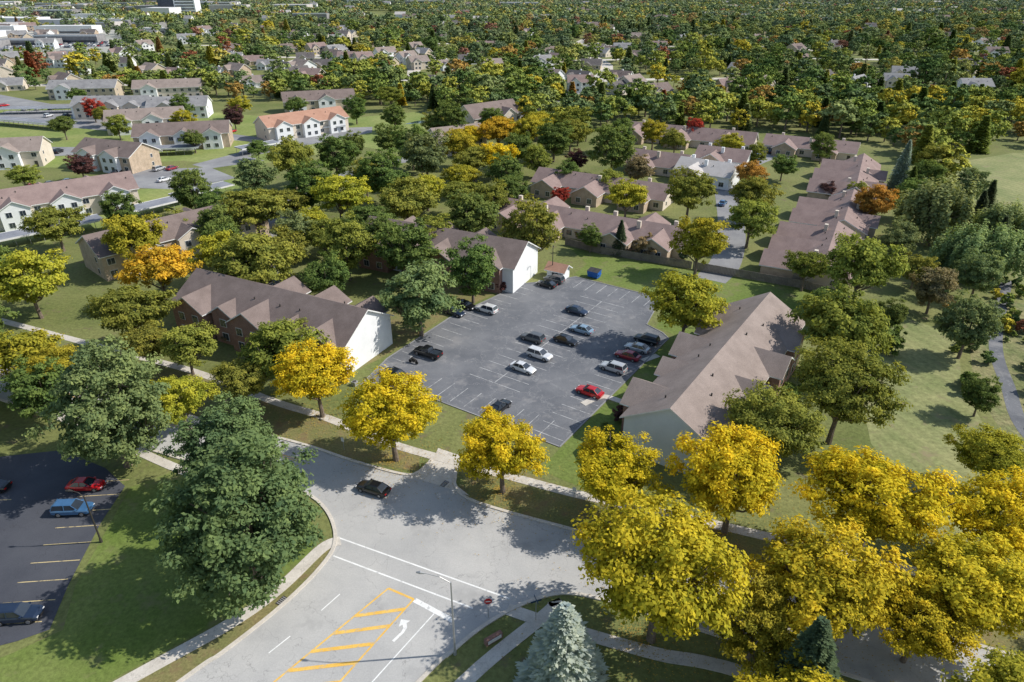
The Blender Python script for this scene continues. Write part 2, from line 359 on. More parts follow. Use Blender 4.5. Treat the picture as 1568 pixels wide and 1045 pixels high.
# ------------------------------------------------------------------ buildings
def prism(b,x0,x1,prof,i=0,capi=None,axis='x',flip=1):
    n=len(prof)
    def P(x,y,z): return (x,y,z) if axis=='x' else (y,x*flip,z)
    b.add([P(x0,*p) for p in prof]+[P(x1,*p) for p in prof],[(k,(k+1)%n,n+(k+1)%n,n+k) for k in range(n)],i)
    b.add([P(x0,*p) for p in prof]+[P(x1,*p) for p in prof],[tuple(range(n)),tuple(range(n,2*n))],i if capi is None else capi)
def roofp(b,x0,x1,hw,ez,rz,o=.5,axis='x',flip=1,cy=0):
    s=(rz-ez)/hw; z1=ez-s*o+.02; t=.2
    def P(x,y,z): return (x,y,z) if axis=='x' else (y,x*flip,z)
    for sg in (1,-1):
        pr=[(cy,rz+.02),(cy,rz+.02+t*1.2),(cy+sg*(hw+o),z1+t),(cy+sg*(hw+o),z1)]
        vs=[P(x0,*p) for p in pr]+[P(x1,*p) for p in pr]
        b.add(vs,[(1,2,6,5)],0); b.add(vs,[(0,1,2,3),(4,5,6,7),(2,3,7,6),(0,3,7,4)],1)
def window(b,P,cx,cz,w,h,side):
    def bx(a0,a1,o0,o1,z0,z1,i):
        vs=[P(a,o,z) for z in (z0,z1) for (a,o) in ((a0,o0),(a1,o0),(a1,o1),(a0,o1))]
        b.add(vs,[(0,3,2,1),(4,5,6,7),(0,1,5,4),(1,2,6,5),(2,3,7,6),(3,0,4,7)],i)
    bx(cx-w/2-.09,cx+w/2+.09,-.02,.06,cz-h/2-.09,cz+h/2+.09,0)
    bx(cx-w/2,cx-.03,.01,.085,cz-h/2,cz+h/2,1); bx(cx+.03,cx+w/2,.01,.085,cz-h/2,cz+h/2,1)
def building(name,x,y,deg,L,W,ez,rz,wall,roof,gables=(),storeys=2,wall2=None,endwin=True,winstep=3.6,chim=0):
    e=empty(name,x,y,R(deg)); hw=W/2
    b=B(); prism(b,0,L,[(-hw,0),(hw,0),(hw,ez),(0,rz),(-hw,ez)])
    b2=B(); rf=B(); roofp(rf,-.55,L+.55,hw,ez,rz)
    wn=B(); s=(rz-ez)/hw
    doors=B()
    for (t,side,w,pr,dz) in gables:
        rr=min(rz-.25,ez+dz+s*w/2*1.05)
        prof=[(t-w/2,0),(t+w/2,0),(t+w/2,ez+dz),(t,rr),(t-w/2,ez+dz)]
        prism(b2,hw-2.2,hw+pr,prof,axis='y',flip=side)
        roofp(rf,0.6,hw+pr+.45,w/2,ez+dz,rr,axis='y',flip=side,cy=t,o=.4)
        for st_ in range(storeys):
            zc=1.5+st_*2.75
            P=lambda a,o,z,side=side,pr=pr: (a,side*(hw+pr+o),z)
            if w>5:
                window(wn,P,t-w*.22,zc,1.3,1.35,side); window(wn,P,t+w*.22,zc,1.3,1.35,side)
            else: window(wn,P,t,zc,1.4,1.35,side)
    for side in (1,-1):
        gx=[(g[0]-g[2]/2-.9,g[0]+g[2]/2+.9) for g in gables if g[1]==side]
        n=int(L/winstep)
        for k in range(n):
            a=(k+.5)*L/n
            if any(g0<a<g1 for g0,g1 in gx): continue
            for st_ in range(storeys):
                P=lambda aa,o,z,side=side:(aa,side*(hw+o),z)
                if st_==0 and k%3==1:
                    doors.add([P(a-.5,.0,0),P(a+.5,.0,0),P(a+.5,.07,0),P(a-.5,.07,0),P(a-.5,0,2.1),P(a+.5,0,2.1),P(a+.5,.07,2.1),P(a-.5,.07,2.1)],[(4,5,6,7),(1,2,6,5),(2,3,7,6),(3,0,4,7)])
                else: window(wn,P,a,1.5+st_*2.75,1.5,1.35,side)
    if endwin:
        for ex,sg in ((0,-1),(L,1)):
            for st_ in range(storeys):
                P=lambda a,o,z,ex=ex,sg=sg:(ex+sg*o,a,z)
                window(wn,P,-hw*.45,1.5+st_*2.75,.8,1.1,1)
    b.obj("walls",[wall],e)
    if b2.V: b2.obj("gable_walls",[wall2 or wall],e)
    rf.obj("roof",[roof,M['trim']],e)
    if wn.V: wn.obj("windows",[M['trim'],M['glass']],e)
    if doors.V: doors.obj("doors",[M['darkm']],e)
    c=B()
    for k in range(int(L/5)):
        a=2.5+k*5+random.uniform(-1,1); yy=random.choice((-1,1))*hw*random.uniform(.2,.5); z=rz-s*abs(yy)
        c.tube([(a,yy,z-.2),(a,yy,z+.65)],[.12,.12],8)
    for k in range(chim):
        a=L*(k+.5)/chim; yy=(-1)**k*hw*.4; z=rz-s*abs(yy); c.box(a-.5,a+.5,yy-.4,yy+.4,z-.6,rz+.7,1)
    if c.V: c.obj("roof_vents",[M['darkm'],wall],e)
    return e
building("apartment_building",21,75,55.5,44,13,5.8,9.6,M['sidingB'],M['roofC'],
  [(6.5,1,7,1.6,0),(15.5,1,5,.8,.2),(24,1,7,1.6,0),(32,1,5,.8,.2),(39,1,7,1.6,0),
   (6,-1,6.5,1.5,0),(16,-1,6,1.5,0),(26,-1,6.5,2,0),(36,-1,6.5,1.5,0)],wall2=M['brick'],endwin=0)
building("apartment_building",-24.9,104.6,153,40,13,5.8,9.6,M['siding'],M['roofA'],
  [(34.5,1,8,2,0),(27,1,5,.8,.2),(20,1,8,2,0),(12,1,5,.8,.2),(5,1,7,1.4,0),(34,-1,7,1.5,0),(24,-1,7,1.5,0),(14,-1,7,1.5,0),(5,-1,6,1.5,0)],wall2=M['brick'],endwin=0)
building("apartment_building",3,138.6,154.5,40,13,5.8,9.4,M['siding'],M['roofA'],
  [(34.5,1,8,2,0),(25,1,5,.8,.2),(18,1,8,2,0),(6,1,7,1.4,0),(34,-1,7,1.5,0),(24,-1,7,1.5,0),(14,-1,7,1.5,0)],wall2=M['brick'],endwin=0)
building("apartment_building",-94.2,143.5,48,40,13,5.8,9,M['tanbrick'],M['roofA'],[(8,-1,7,1.5,0),(20,-1,7,1.5,0),(32,-1,7,1.5,0),(12,1,7,1.5,0),(26,1,7,1.5,0)],wall2=M['cream'])
def th(x,y,deg,L,gab,roof='roofE',wall='cream',W=11,ez=3,rz=5.8,name="townhouse_row",chim=3):
    return building(name,x,y,deg,L,W,ez,rz,M[wall],M[roof],gab,storeys=1,wall2=M['tanbrick'],chim=chim,winstep=4)
th(66.5,136,62,30,[(4,1,8,7,0),(15,1,8,7,0),(26,1,8,7,0),(10,-1,7,2,0),(22,-1,7,2,0)])
th(83,164.5,62,30,[(6,1,8,7,0),(18,1,8,7,0),(10,-1,7,2,0)])
th(98.5,193,63,46,[(6,1,9,7,0),(20,1,9,7,0),(34,1,9,6,0),(12,-1,7,2,0),(28,-1,7,2,0)],rz=6)
th(98,268,-29,32,[(8,-1,8,4,0),(22,-1,8,4,0)])
th(-3,184,-30,30,[(6,-1,8,5,0),(18,-1,8,5,0),(12,1,8,4,0)])
th(22,169.5,-30,24,[(8,-1,8,5,0),(18,-1,8,4,0),(12,1,8,4,0)])
th(9,215,-29,42,[(6,-1,8,5,0),(20,-1,8,6,0),(34,-1,8,5,0)],rz=6.2,ez=3.2)
th(45,291,-27,54,[(8,-1,9,5,0),(26,-1,9,6,0),(44,-1,9,5,0)],rz=6.5)
th(56,226,-35,18,[(6,-1,8,4,0)],roof='roofW',wall='siding',rz=7,ez=4)
th(66,243,-30,17,[(6,-1,8,3,0)],roof='roofE',wall='siding',rz=7,ez=4)
th(42,240,-30,20,[(6,-1,8,3,0)],rz=6.5)
building("apartment_building",-30,262,30,20,12,5.5,9,M['cream'],M['roofC'],[(6,-1,7,2,0),(15,-1,6,2,0)])
building("apartment_building",-20,300,40,26,13,6.5,11,M['cream'],M['roofA'],[(8,-1,7,2,0),(18,-1,7,2,0)])
ap=[(-126.5,237,160,25,'tanbrick','roofA',[(8,1,7,1.5,0),(18,1,7,1.5,0)]),
 (-112,199,218,42,'cream','roofE',[(6,1,7,2,0),(18,1,7,2,0),(30,1,7,2,0),(10,-1,7,2,0),(22,-1,7,2,0)]),
 (-102,286,42,36,'cream','roofR',[(6,-1,7,2,0),(18,-1,7,2,0),(30,-1,7,2,0)]),
 (-145,270,14,34,'tanbrick','roofA',[(6,-1,7,2,0),(18,-1,7,2,0),(28,-1,7,2,0)]),
 (-206,338,3,34,'siding','roofG',[(6,-1,8,2,0),(18,-1,8,2,0),(28,-1,7,2,0)]),
 (-172,300,20,30,'cream','roofC',[(6,-1,8,2,0),(18,-1,8,2,0)]),
 (-196,240,15,30,'cream','roofC',[(6,-1,8,2,0),(20,-1,8,2,0)]),
 (-112,350,20,34,'tan','roofA',[(6,-1,8,2,0),(20,-1,8,2,0)]),
 (-170,335,10,26,'siding','roofG',[(8,-1,8,2,0)]),
 (-250,392,8,34,'tan','roofG',[(8,-1,8,2,0)]),(-205,392,15,34,'cream','roofC',[(8,-1,8,2,0)])]
for x,y,d,L,w,r_,g in ap: building("apartment_building",x,y,d,L,13,5.6,9,M[w],M[r_],g,wall2=M['siding'] if w!='siding' else M['cream'])
for (x0,y0,x1,y1) in [(-129,158,-110,176.5),(-108,180,-97,194),(-99,196,-88,210),(-248,344,-208,349),(-232,319,-191,304),(-94,296,-72,303),(-102,258,-91,270),(-150,256,-118,262),(-290,300,-246,302)]:
    L=math.hypot(x1-x0,y1-y0); e=empty("carport",x0,y0,math.atan2(y1-y0,x1-x0))
    b=B(); b.box(0,L,-3,3,2.5,2.75); b.obj("roof",[M['cport']],e)
    b=B(); b.box(-.05,L+.05,-3.06,-3.002,2.4,2.85); b.box(-.05,L+.05,3.002,3.06,2.4,2.85); b.obj("fascia",[M['trim']],e)
    b=B()
    for k in range(int(L/3)+1):
        for yy in (-2.2,2.2): b.tube([(.2+k*3,yy,0),(.2+k*3,yy,2.5)],[.07,.07],5)
    b.obj("posts",[M['steel']],e)
hs=[(-116,545),(-99,545),(-201,545),(-223,473),(-332,817),(-235,917),(32,417),(50,525),(56,404),(74,398),(192,737),(166,737),(365,917),(443,702),(304,506),(119,417),(-394,775),(-428,670),(25,614),(-224,566),(-316,589),(-381,545),(-84,775),(287,670),(-84,548),(-240,480),(-205,470),(-185,480),(230,610),(210,560),(330,560),(90,560),(-20,500),(-30,640),(120,640),(-150,600),(-140,680),(-60,440),(-270,560),(-330,470),(-300,500),(20,470),(150,500),(250,480),
 (-300,420),(-330,440),(-280,450),(-360,500),(-160,430),(-130,450),(-180,520),(-140,520),(36,460),(60,440),(14,520),(-250,640),(-200,640),(-180,740),(-260,720)]
rng=random.Random(3)
for _ in range(110):
    d=rng.uniform(400,1000); hs.append((rng.uniform(-.72,.7)*d,d))
for (x,y) in hs:
    w=rng.choice(['siding','tan','cream','siding','tanbrick']); r_=rng.choice(['roofG','roofA','roofD','roofC','roofA','roofG','roofE'])
    ez=rng.choice((3.,3.2,5.4)); ww=rng.choice((9,11))
    building("suburban_house",x,y,rng.uniform(-50,50),rng.uniform(12,17),ww,ez,ez+3.3,M[w],M[r_],[(4,-1,6,2,0)],storeys=1 if ez<4 else 2,winstep=3.5,chim=1)
e=empty("office_building",-585,1268,R(4))
b=B(); b.box(0,26,-14,14,0,26); b.obj("tower",[M['dglass']],e)
b=B(); b.box(26.2,60,-16,12,0,30); b.obj("white_wing",[M['siding']],e)
b=B(); b.box(-40,-.2,-12,12,0,13); b.obj("low_wing",[M['court']],e)
b=B()
for k in range(6): b.box(28,58,-16.3,-16.02,3+k*4.4,4.8+k*4.4)
b.obj("windows",[M['glass']],e)
poly("town_ground",[(-330,640),(-420,575),(-600,600),(-1300,1100),(-900,1300),(-420,900)],.02,M['pale'])
TL=([(-360,700),(-460,640),(-560,700),(-430,760)],[(-500,900),(-640,840),(-740,960),(-560,1010)])
for p in TL: poly("town_parking_lot",p,.1,M['court'])
b=B()
for p in TL:
    x0,x1=min(q[0] for q in p),max(q[0] for q in p); y0,y1=min(q[1] for q in p),max(q[1] for q in p)
    yy=y0
    while yy<y1:
        xx=x0
        while xx<x1:
            if inpoly(xx,yy,p) and rng.random()<.55:
                c=rng.choice((0,0,1,2,3)); b.box(xx-.9,xx+.9,yy-2.2,yy+2.2,.3,.95,c); b.add([(xx-.8,yy-1.6,.95),(xx+.8,yy-1.6,.95),(xx+.8,yy+1.3,.95),(xx-.8,yy+1.3,.95),(xx-.6,yy-1,1.5),(xx+.6,yy-1,1.5),(xx+.6,yy+.7,1.5),(xx-.6,yy+.7,1.5)],[(4,5,6,7),(0,1,5,4),(1,2,6,5),(2,3,7,6),(3,0,4,7)],3)
            xx+=2.9
        yy+=13
b.obj("distant_parked_cars",[M['trim'],M['steel'],M['lampr'],M['glass']])
b=B()
for _ in range(170):
    y=rng.uniform(650,3200); x=rng.uniform(-.85,(-.5 if y<1000 else (-.25 if y<1400 else .1)))*y
    w=rng.uniform(20,80); d=rng.uniform(15,45); h=rng.uniform(7,14) if y>1000 else rng.uniform(5,8)
    b.box(x,x+w,y,y+d,0,h,rng.choice((0,1,1,2)))
    b.box(x-.3,x+w+.3,y-.3,y-.01,h-.8,h+.5,0); b.box(x+2,x+w-2,y-.4,y-.32,1,2.6,3)
for _ in range(420):
    y=rng.uniform(1000,2600); x=rng.uniform(-.8,.8)*y; L=rng.uniform(14,20)
    hw=5; i=rng.choice((1,1,2,4)); h=rng.uniform(5,8)
    b.box(x,x+L,y-hw,y+hw,0,h,0)
    b.add([(x-.4,y-hw-.4,h-.1),(x+L+.4,y-hw-.4,h-.1),(x+L+.4,y,h+3.5),(x-.4,y,h+3.5),(x-.4,y+hw+.4,h-.1),(x+L+.4,y+hw+.4,h-.1)],[(0,1,2,3),(3,2,5,4)],i)
    b.add([(x,y-hw,h),(x,y+hw,h),(x,y,h+3.4)],[(0,1,2)],0); b.add([(x+L,y-hw,h),(x+L,y+hw,h),(x+L,y,h+3.4)],[(0,1,2)],0)
b.obj("distant_town",[M['flat'],M['roofG'],M['roofW'],M['glass'],M['roofA']])
HOUSES=hs

# ------------------------------------------------------------------ trees
def crown(rs,kind,nclump,nleaf,lsize,W=12.,crs=1.):
    k={'L':(.95,.62,.37),'M':(1.1,.56,.43),'D':(1.3,.53,.47),'W':(.9,.52,.46),'B':(.8,.48,.5)}[kind]
    H=k[0]*W; cz=k[1]*H; rz=k[2]*H; rx=W/2
    nl_=9 if kind!='D' else 22
    lob=rs.normal(size=(nl_,3)); lob[:,2]=lob[:,2]*.7+.2; lob/=np.linalg.norm(lob,axis=1)[:,None]
    lw=rs.uniform(.55,1.15,nl_)
    C=[]
    while len(C)<nclump:
        d=rs.normal(size=3); d/=np.linalg.norm(d)
        f=.70+.40*(lw*np.maximum(0,lob@d)**6).max()+rs.uniform(-.09,.09)
        rad=rs.uniform(.1,1)**(1/2.6)*f
        p=np.array([d[0]*rx,d[1]*rx,d[2]*rz])*rad
        if kind in 'L' and p[2]<-.5*rz and rs.rand()<.75: continue
        if kind=='D':
            zz=p[2]/rz; sc=1.04-.5*max(0,zz)**1.3; p[0]*=sc;p[1]*=sc
        C.append(p)
    C=np.array(C)
    cr=rs.uniform(.55,1.45,nclump)*(W/12)*crs
    ct=rs.rand(nclump)
    wgt=cr**2; wgt/=wgt.sum()
    idx=rs.choice(nclump,nleaf,p=wgt)
    d=rs.normal(size=(nleaf,3)); d/=np.linalg.norm(d,axis=1)[:,None]
    flat=np.array([1,1,.5]) if kind!='W' else np.array([.6,.6,1.9])
    r=cr[idx]*rs.uniform(.2,1.25,nleaf)
    P=C[idx]+d*r[:,None]*flat
    out=P/np.array([rx,rx,rz])
    nrm=d*.3+out*.45+np.array([0,0,.6])+rs.normal(size=(nleaf,3))*.42
    nrm/=np.linalg.norm(nrm,axis=1)[:,None]
    a=np.cross(nrm,rs.normal(size=(nleaf,3))); a/=np.linalg.norm(a,axis=1)[:,None]
    bb=np.cross(nrm,a)
    s=lsize*rs.uniform(.5,1.35,nleaf)[:,None]
    P[:,2]+=cz
    P[:,2]=np.maximum(P[:,2],.3)
    q=np.stack([P+a*s*.62,P+bb*s*.36,P-a*s*.62,P-bb*s*.36],1)
    rad=np.linalg.norm(out,axis=1)
    tint=np.clip(ct[idx]*.42+rs.rand(nleaf)*.42+.45*(rad-.68)+.14*(out[:,2])+.02,0,1)  # random tone plus painted shade: inner and lower leaves darker, outer ones lighter
    C[:,2]+=cz
    return q,tint,C,H
def spruce_q(rs,nl,W=12.,H=22.8,ls=1.0):
    Q=[];T=[]
    for i in range(nl):
        z=1+(H-1)*(i/nl)**.95; Rr=W/2*(1-z/H)**.8*rs.uniform(.85,1.08)+.15
        n=int(6+13*Rr/(W/2)); ph=rs.rand()*6
        for j in range(n):
            az=ph+j*2*math.pi/n+rs.normal()*.12; rr=Rr*rs.uniform(.75,1.12)
            t0=rs.rand()
            for t in np.arange(.25,1.02,.11):
                for sd in (-1,1,0):
                    dr=np.array([math.cos(az+sd*.6),math.sin(az+sd*.6),.15+rs.normal()*.18])
                    p=np.array([math.cos(az)*rr*t,math.sin(az)*rr*t,z-rr*.18*t+.25*rs.normal()])
                    L=(.75+.4*rs.rand())*ls*(.5+.6*rr/6); sdv=np.array([-dr[1],dr[0],.25*rs.normal()])*.2*ls
                    Q.append([p,p+dr*L*.5+sdv,p+dr*L,p+dr*L*.5-sdv]); T.append(min(1,max(0,.15+.65*t+.35*rs.rand()-.2*t0)))
    return np.array(Q),np.array(T)
def tree_mesh(name,kind,seed,nclump=90,nleaf=12000,lsize=.42,leafmat='leaf',limbs=True,crs=1.):
    rs=np.random.RandomState(seed); b=B()
    if kind=='S':
        q,t=spruce_q(rs,nclump,ls=lsize); H=22.8
        b.tube([(0,0,0),(0,0,H*.5),(0,0,H*.97)],[.35,.22,.03],7)
    else:
        q,t,C,H=crown(rs,kind,nclump,nleaf,lsize,crs=crs)
        fork=H*(.24 if kind!='B' else .08); tr=.30 if kind!='D' else .38
        b.tube([(0,0,0),(.05,.02,fork*.5),(.1,-.05,fork),(0.05,0,H*.6)],[tr*1.25,tr,tr*.85,tr*.35],8)
        if limbs:
            order=np.argsort(np.arctan2(C[:,1],C[:,0])); nl=8
            for k in range(nl):
                grp=order[k*len(order)//nl:(k+1)*len(order)//nl]
                main=C[grp[rs.randint(len(grp))]]; z0=fork*rs.uniform(.85,1.35)
                s0=np.array([.08,0,z0]); mid=s0*.45+main*.55+np.array([0,0,-.4])
                b.tube([s0,mid,main],[tr*.5,tr*.3,tr*.1],5,cap=False)
                for m_ in grp[rs.permutation(len(grp))[:5]]:
                    c=C[m_]; st_=s0*.5+mid*.5 if rs.rand()<.5 else mid
                    b.tube([st_,(st_+c)/2+rs.normal(size=3)*.2,c],[tr*.24,tr*.14,tr*.05],4,cap=False)
    nb=len(b.V); nf=len(b.F); V=np.array(b.V); n=len(q)
    V=np.vstack([V,q.reshape(-1,3)])
    me=bpy.data.meshes.new(name)
    faces=b.F+(np.arange(n*4).reshape(-1,4)+nb).tolist()
    me.from_pydata(V.tolist(),[],faces)
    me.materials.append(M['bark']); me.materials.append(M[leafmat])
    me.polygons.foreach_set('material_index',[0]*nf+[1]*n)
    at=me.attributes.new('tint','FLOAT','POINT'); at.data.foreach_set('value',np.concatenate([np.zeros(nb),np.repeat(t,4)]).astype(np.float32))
    me.update(); return me
VAR={'N':[tree_mesh("honey_locust_near",'L',s,260,28000,.27,crs=.76) for s in (6,7,8,9)],
 'L':[tree_mesh("honey_locust",'L',s,190,14000,.39,crs=.84) for s in (1,2,3,4,5)],
 'M':[tree_mesh("maple",'M',s,190,14000,.42,crs=.87) for s in (11,12,13,14)],
 'D':[tree_mesh("linden",'D',s,420,44000,.295,crs=.74) for s in (21,22)],
 'S':[tree_mesh("spruce",'S',s,60,0,1.05) for s in (31,32)],
 'W':[tree_mesh("willow",'W',s,130,13000,.43) for s in (41,42)],
 'B':[tree_mesh("shrub",'B',s,60,5000,.8,) for s in (51,52)]}
NAMES={'L':'honey_locust_tree','N':'honey_locust_tree','M':'maple_tree','D':'linden_tree','S':'spruce_tree','W':'willow_tree','B':'shrub'}
CC={'Y':(.62,.47,.03),'Z':(.55,.43,.035),'O':(.62,.38,.04),'y':(.42,.37,.045),'o':(.27,.27,.055),'g':(.16,.205,.055),'G':(.20,.24,.095),'d':(.145,.20,.08),
    's':(.42,.48,.45),'k':(.10,.135,.075),'r':(.42,.07,.05),'m':(.15,.07,.065),'n':(.5,.27,.06),'w':(.28,.32,.13),'b':(.28,.21,.11)}
cnt=0
def tree(k,x,y,w,c,hz=1):
    global cnt; cnt+=1
    if k=='L' and y<92 and abs(x)<75: k='N'
    rs=random.Random(cnt*17+3)
    ob=bpy.data.objects.new(NAMES[k],VAR[k][cnt%len(VAR[k])]); COL.objects.link(ob)
    s=w/12*1.06; ob.location=(x,y,0); ob.scale=(s*rs.uniform(.9,1.1),s*rs.uniform(.9,1.1),s*hz*rs.uniform(.92,1.1)); ob.rotation_euler=(rs.uniform(-.04,.04),rs.uniform(-.04,.04),rs.uniform(0,6.28))
    q=rs.uniform(.86,1.12); g=rs.uniform(-.1,.1) if c not in 'YZO' else rs.uniform(-.04,.05)
    cc=CC[c]; ob.color=(cc[0]*q*(1+g),cc[1]*q,cc[2]*q,1)
T="""L -29.1 86.9 11.7 Y;L -16.2 76.2 13.2 Y;L -1.2 69.5 11.6 Y;L 12.4 65.4 11.9 Y;L 25.9 62.3 13.7 Y;L 14.2 47 15.7 Z;L 30.1 47.2 13.9 Z;L 40.4 58.4 14.5 Y;L 45.2 47.8 12.8 Z;L 54.1 57.1 11.5 Y
L 23 44 9.4 y;L 38.7 44.5 9 Z;D -35.5 67.5 12.5 d;D -27.8 53.5 14.8 d;D -53.1 75 14.2 G;S 4.8 41.2 8 s .72;S 26 38.5 7 k
L 34.3 73.5 13.7 o;L 45.9 80.2 15 o;L 53.8 99 15 o;L 68.9 125.1 15 o;L 30.7 109.1 13.8 y;B 67.4 106.9 6 g;L -36.5 94.1 12.4 o;L -37.1 104.6 8.5 o;L -53.7 98.6 10 o;L -67 107.9 12.6 o;L -41.6 89.2 8.6 o
M -17 113.5 14 G;M -8 128 12 g;M -23 137 13 g;M -36 140 13 o;L -37 127 11 g;L -52 127 16 o;L -71 127 13 O;L -84 144 14 y;L -110 158 13 o;M -102 172 10 g;L -93 121 14 y;L -78 94 12 y;L -71 90 10 y;L -61 100 9 o;L -48 83 9 y;M -69 84 9 g
M -87 183 12 g;M -71 157 11 g;L -64 165 15 o;M -76 200 12 G;L -68 212 15 o;M -57 222 13 g;M -51 153 11 G;M -38 196 15 g;L -46 177 15 y;L -27 170 15 o;M -27 216 16 G;M -24 272 15 g;L -16 204 11 y;M -10 161 13 g;M -5 182 11 o;M 5 148 13 o
L -5 224 13 Y;L -5 261 15 O;L 6 261 15 y;M 15 248 14 g;L 31 181 12 y;L 41 142 13 y;M 48 181 14 o;L 58 160 13 o;L 65 181 12 o;L 74 210 10 n;M 14 194 6 r;M 19 157 6 g;S 26 156 4.5 k;B 32 154 7 b;M 22 232 8 m;M 73 279 8 r
M 33 227 15 g;L 54 267 12 y;L 96 177 11 n;S 122 214 7 s;W 104 162 17 w;W 98 141 13 w;S 121 171 6 k;M 79 105 10 G;M 83 123 9 b;M 71 115 6 g;M 86 135 8 o;M 71 87 6 g;W 107 141 13 w;M 109 182 11 g;M 94 200 6 m;M 100 195 7 o
L -50 140 12 o;L -62 138 11 y;L -30 150 11 g;M -18 150 11 o;L -34 160 12 g;M -56 186 13 g;L -44 204 12 o;M -34 236 13 g;L -18 240 13 y;L -14 184 12 o;M 2 238 12 g;L 22 262 13 o;M 40 262 12 g
M -90 100 12 g;L -84 84 12 Z;L -104 108 13 o;M -100 90 12 g;L -108 130 12 g;M -118 118 13 o;L -80 70 10 y;M -122 140 11 g
S 112 150 6 k;S 127 178 6 k;S 116 196 6 g;M 122 200 11 g;M 132 214 12 o;W 118 158 13 w;M 96 130 9 G;M 134 196 10 G;M 90 150 9 G;M 104 118 8 b;M 116 112 9 o;M 94 98 6 g;B 88 90 6 w;B 90 80 7 g;B 80 74 5 w;M 98 90 8 g;M 104 74 9 o
M 60 116 8 g;L 62 134 9 o;B 44 91 4 g;L 24 33 12 Z;L 42 34 12 y;L 66 44 12 Z;L 62 70 9 y
L -150 208 9 o;M -140 222 9 m;L -120 262 9 g;M -160 285 10 o;L -182 285 10 g;M -135 290 10 y;M -120 305 9 m;L -100 330 11 g;M -70 318 11 g;L -60 352 12 o;M -56 246 9 g;L -92 250 8 g;L -180 312 9 o;L -230 300 9 g;M -150 322 11 g;L -126 330 11 y;M -190 322 9 r;L -220 362 10 g
M -2 205 12 g;L -12 222 12 o;M 18 212 9 g;L 30 205 9 o;M 40 216 9 b;L 60 256 10 o;M 84 238 8 o;M 88 222 9 g;L 80 252 9 y;M 110 245 10 g;L 50 200 8 o;M -44 250 12 g;L -30 284 12 o;M -8 290 12 g;L 10 282 12 y;M 26 284 12 o;M -50 300 10 g
M 0 194 9 g;L -24 190 11 y;L -50 164 10 y;M -78 172 10 g;L -60 178 11 o;L -82 160 10 o;M -66 148 10 g;L -44 152 10 o;M 8 226 10 o;L -16 258 11 Z;M -30 230 11 o""".replace("\n",";")
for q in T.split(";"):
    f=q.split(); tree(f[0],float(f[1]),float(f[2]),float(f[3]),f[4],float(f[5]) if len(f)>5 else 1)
rs=random.Random(9)
for (x0,y0,x1,y1,n) in [(25,91,44,114,9),(12,79,20,89,4),(-28,98,-60,116,10),(0,133,-30,147,7),(60,140,75,165,7),(0,178,24,164,6),(24,162,42,152,6)]:
    for k in range(n):
        t=(k+.5)/n; tree('B',x0+(x1-x0)*t+rs.uniform(-1.2,1.2),y0+(y1-y0)*t+rs.uniform(-1.2,1.2),rs.uniform(1.6,3.2),rs.choice('gggomkb'))

def scatter(name,protos,pts):
    coll=bpy.data.collections.new(name+"_kinds")
    for i,me in enumerate(protos):
        ob=bpy.data.objects.new("%s_kind_%02d"%(name,i),me); coll.objects.link(ob)
    pts=np.array(pts,dtype=np.float32)
    me=bpy.data.meshes.new(name); n=len(pts); me.vertices.add(n)
    co=np.zeros((n,3),np.float32); co[:,:2]=pts[:,:2]; me.vertices.foreach_set('co',co.ravel())
    me.attributes.new('scl','FLOAT','POINT').data.foreach_set('value',pts[:,2].copy())
    me.attributes.new('rot','FLOAT','POINT').data.foreach_set('value',pts[:,3].copy())
    me.attributes.new('idx','INT','POINT').data.foreach_set('value',pts[:,4].astype(np.int32))
    ob=bpy.data.objects.new(name,me); COL.objects.link(ob)
    ng=bpy.data.node_groups.new(name,'GeometryNodeTree')
    ng.interface.new_socket('Geometry',in_out='INPUT',socket_type='NodeSocketGeometry'); ng.interface.new_socket('Geometry',in_out='OUTPUT',socket_type='NodeSocketGeometry')
    gi=ng.nodes.new('NodeGroupInput');go=ng.nodes.new('NodeGroupOutput')
    ip=ng.nodes.new('GeometryNodeInstanceOnPoints'); ci=ng.nodes.new('GeometryNodeCollectionInfo')
    ci.inputs['Collection'].default_value=coll; ci.inputs['Separate Children'].default_value=True; ci.inputs['Reset Children'].default_value=True
    def na(nm,ty):
        a=ng.nodes.new('GeometryNodeInputNamedAttribute'); a.data_type=ty; a.inputs['Name'].default_value=nm
        return [o for o in a.outputs if o.enabled and o.name=='Attribute'][0]
    cx=ng.nodes.new('ShaderNodeCombineXYZ'); ng.links.new(na('rot','FLOAT'),cx.inputs[2])
    ng.links.new(gi.outputs[0],ip.inputs['Points']); ng.links.new(ci.outputs[0],ip.inputs['Instance']); ip.inputs['Pick Instance'].default_value=True
    ng.links.new(na('idx','INT'),ip.inputs['Instance Index']); ng.links.new(cx.outputs[0],ip.inputs['Rotation']); ng.links.new(na('scl','FLOAT'),ip.inputs['Scale'])
    ng.links.new(ip.outputs[0],go.inputs[0])
    md=ob.modifiers.new('scatter','NODES'); md.node_group=ng
    return ob
EX=[[(-420,140),(-60,140),(-62,240),(-32,262),(-28,290),(-32,350),(-90,372),(-150,385),(-270,420),(-420,430)],
    [(-60,100),(60,100),(76,122),(92,150),(128,225),(150,262),(110,300),(40,308),(22,255),(0,330),(-30,320),(-60,240)],
    [(150,246),(190,268),(290,270),(265,200),(150,122),(90,40),(60,60),(60,100),(100,128),(112,150),(124,180)],
    [(-330,640),(-420,575),(-600,600),(-900,800),(-560,900),(-420,800)]]
HC=[(x,y) for x,y in HOUSES]
def allowed(x,y):
    for P in EX:
        if inpoly(x,y,P): return False
    for hx,hy in HC:
        dx=x-hx-6; dy=y-(hy-9)
        if abs(dx)<13 and abs(dy)<18: return False
    for sx,sy in SP:
        if (x-sx)**2+(y-sy)**2<70: return False
    return True
rs=random.Random(5); pts=[]
y=150.
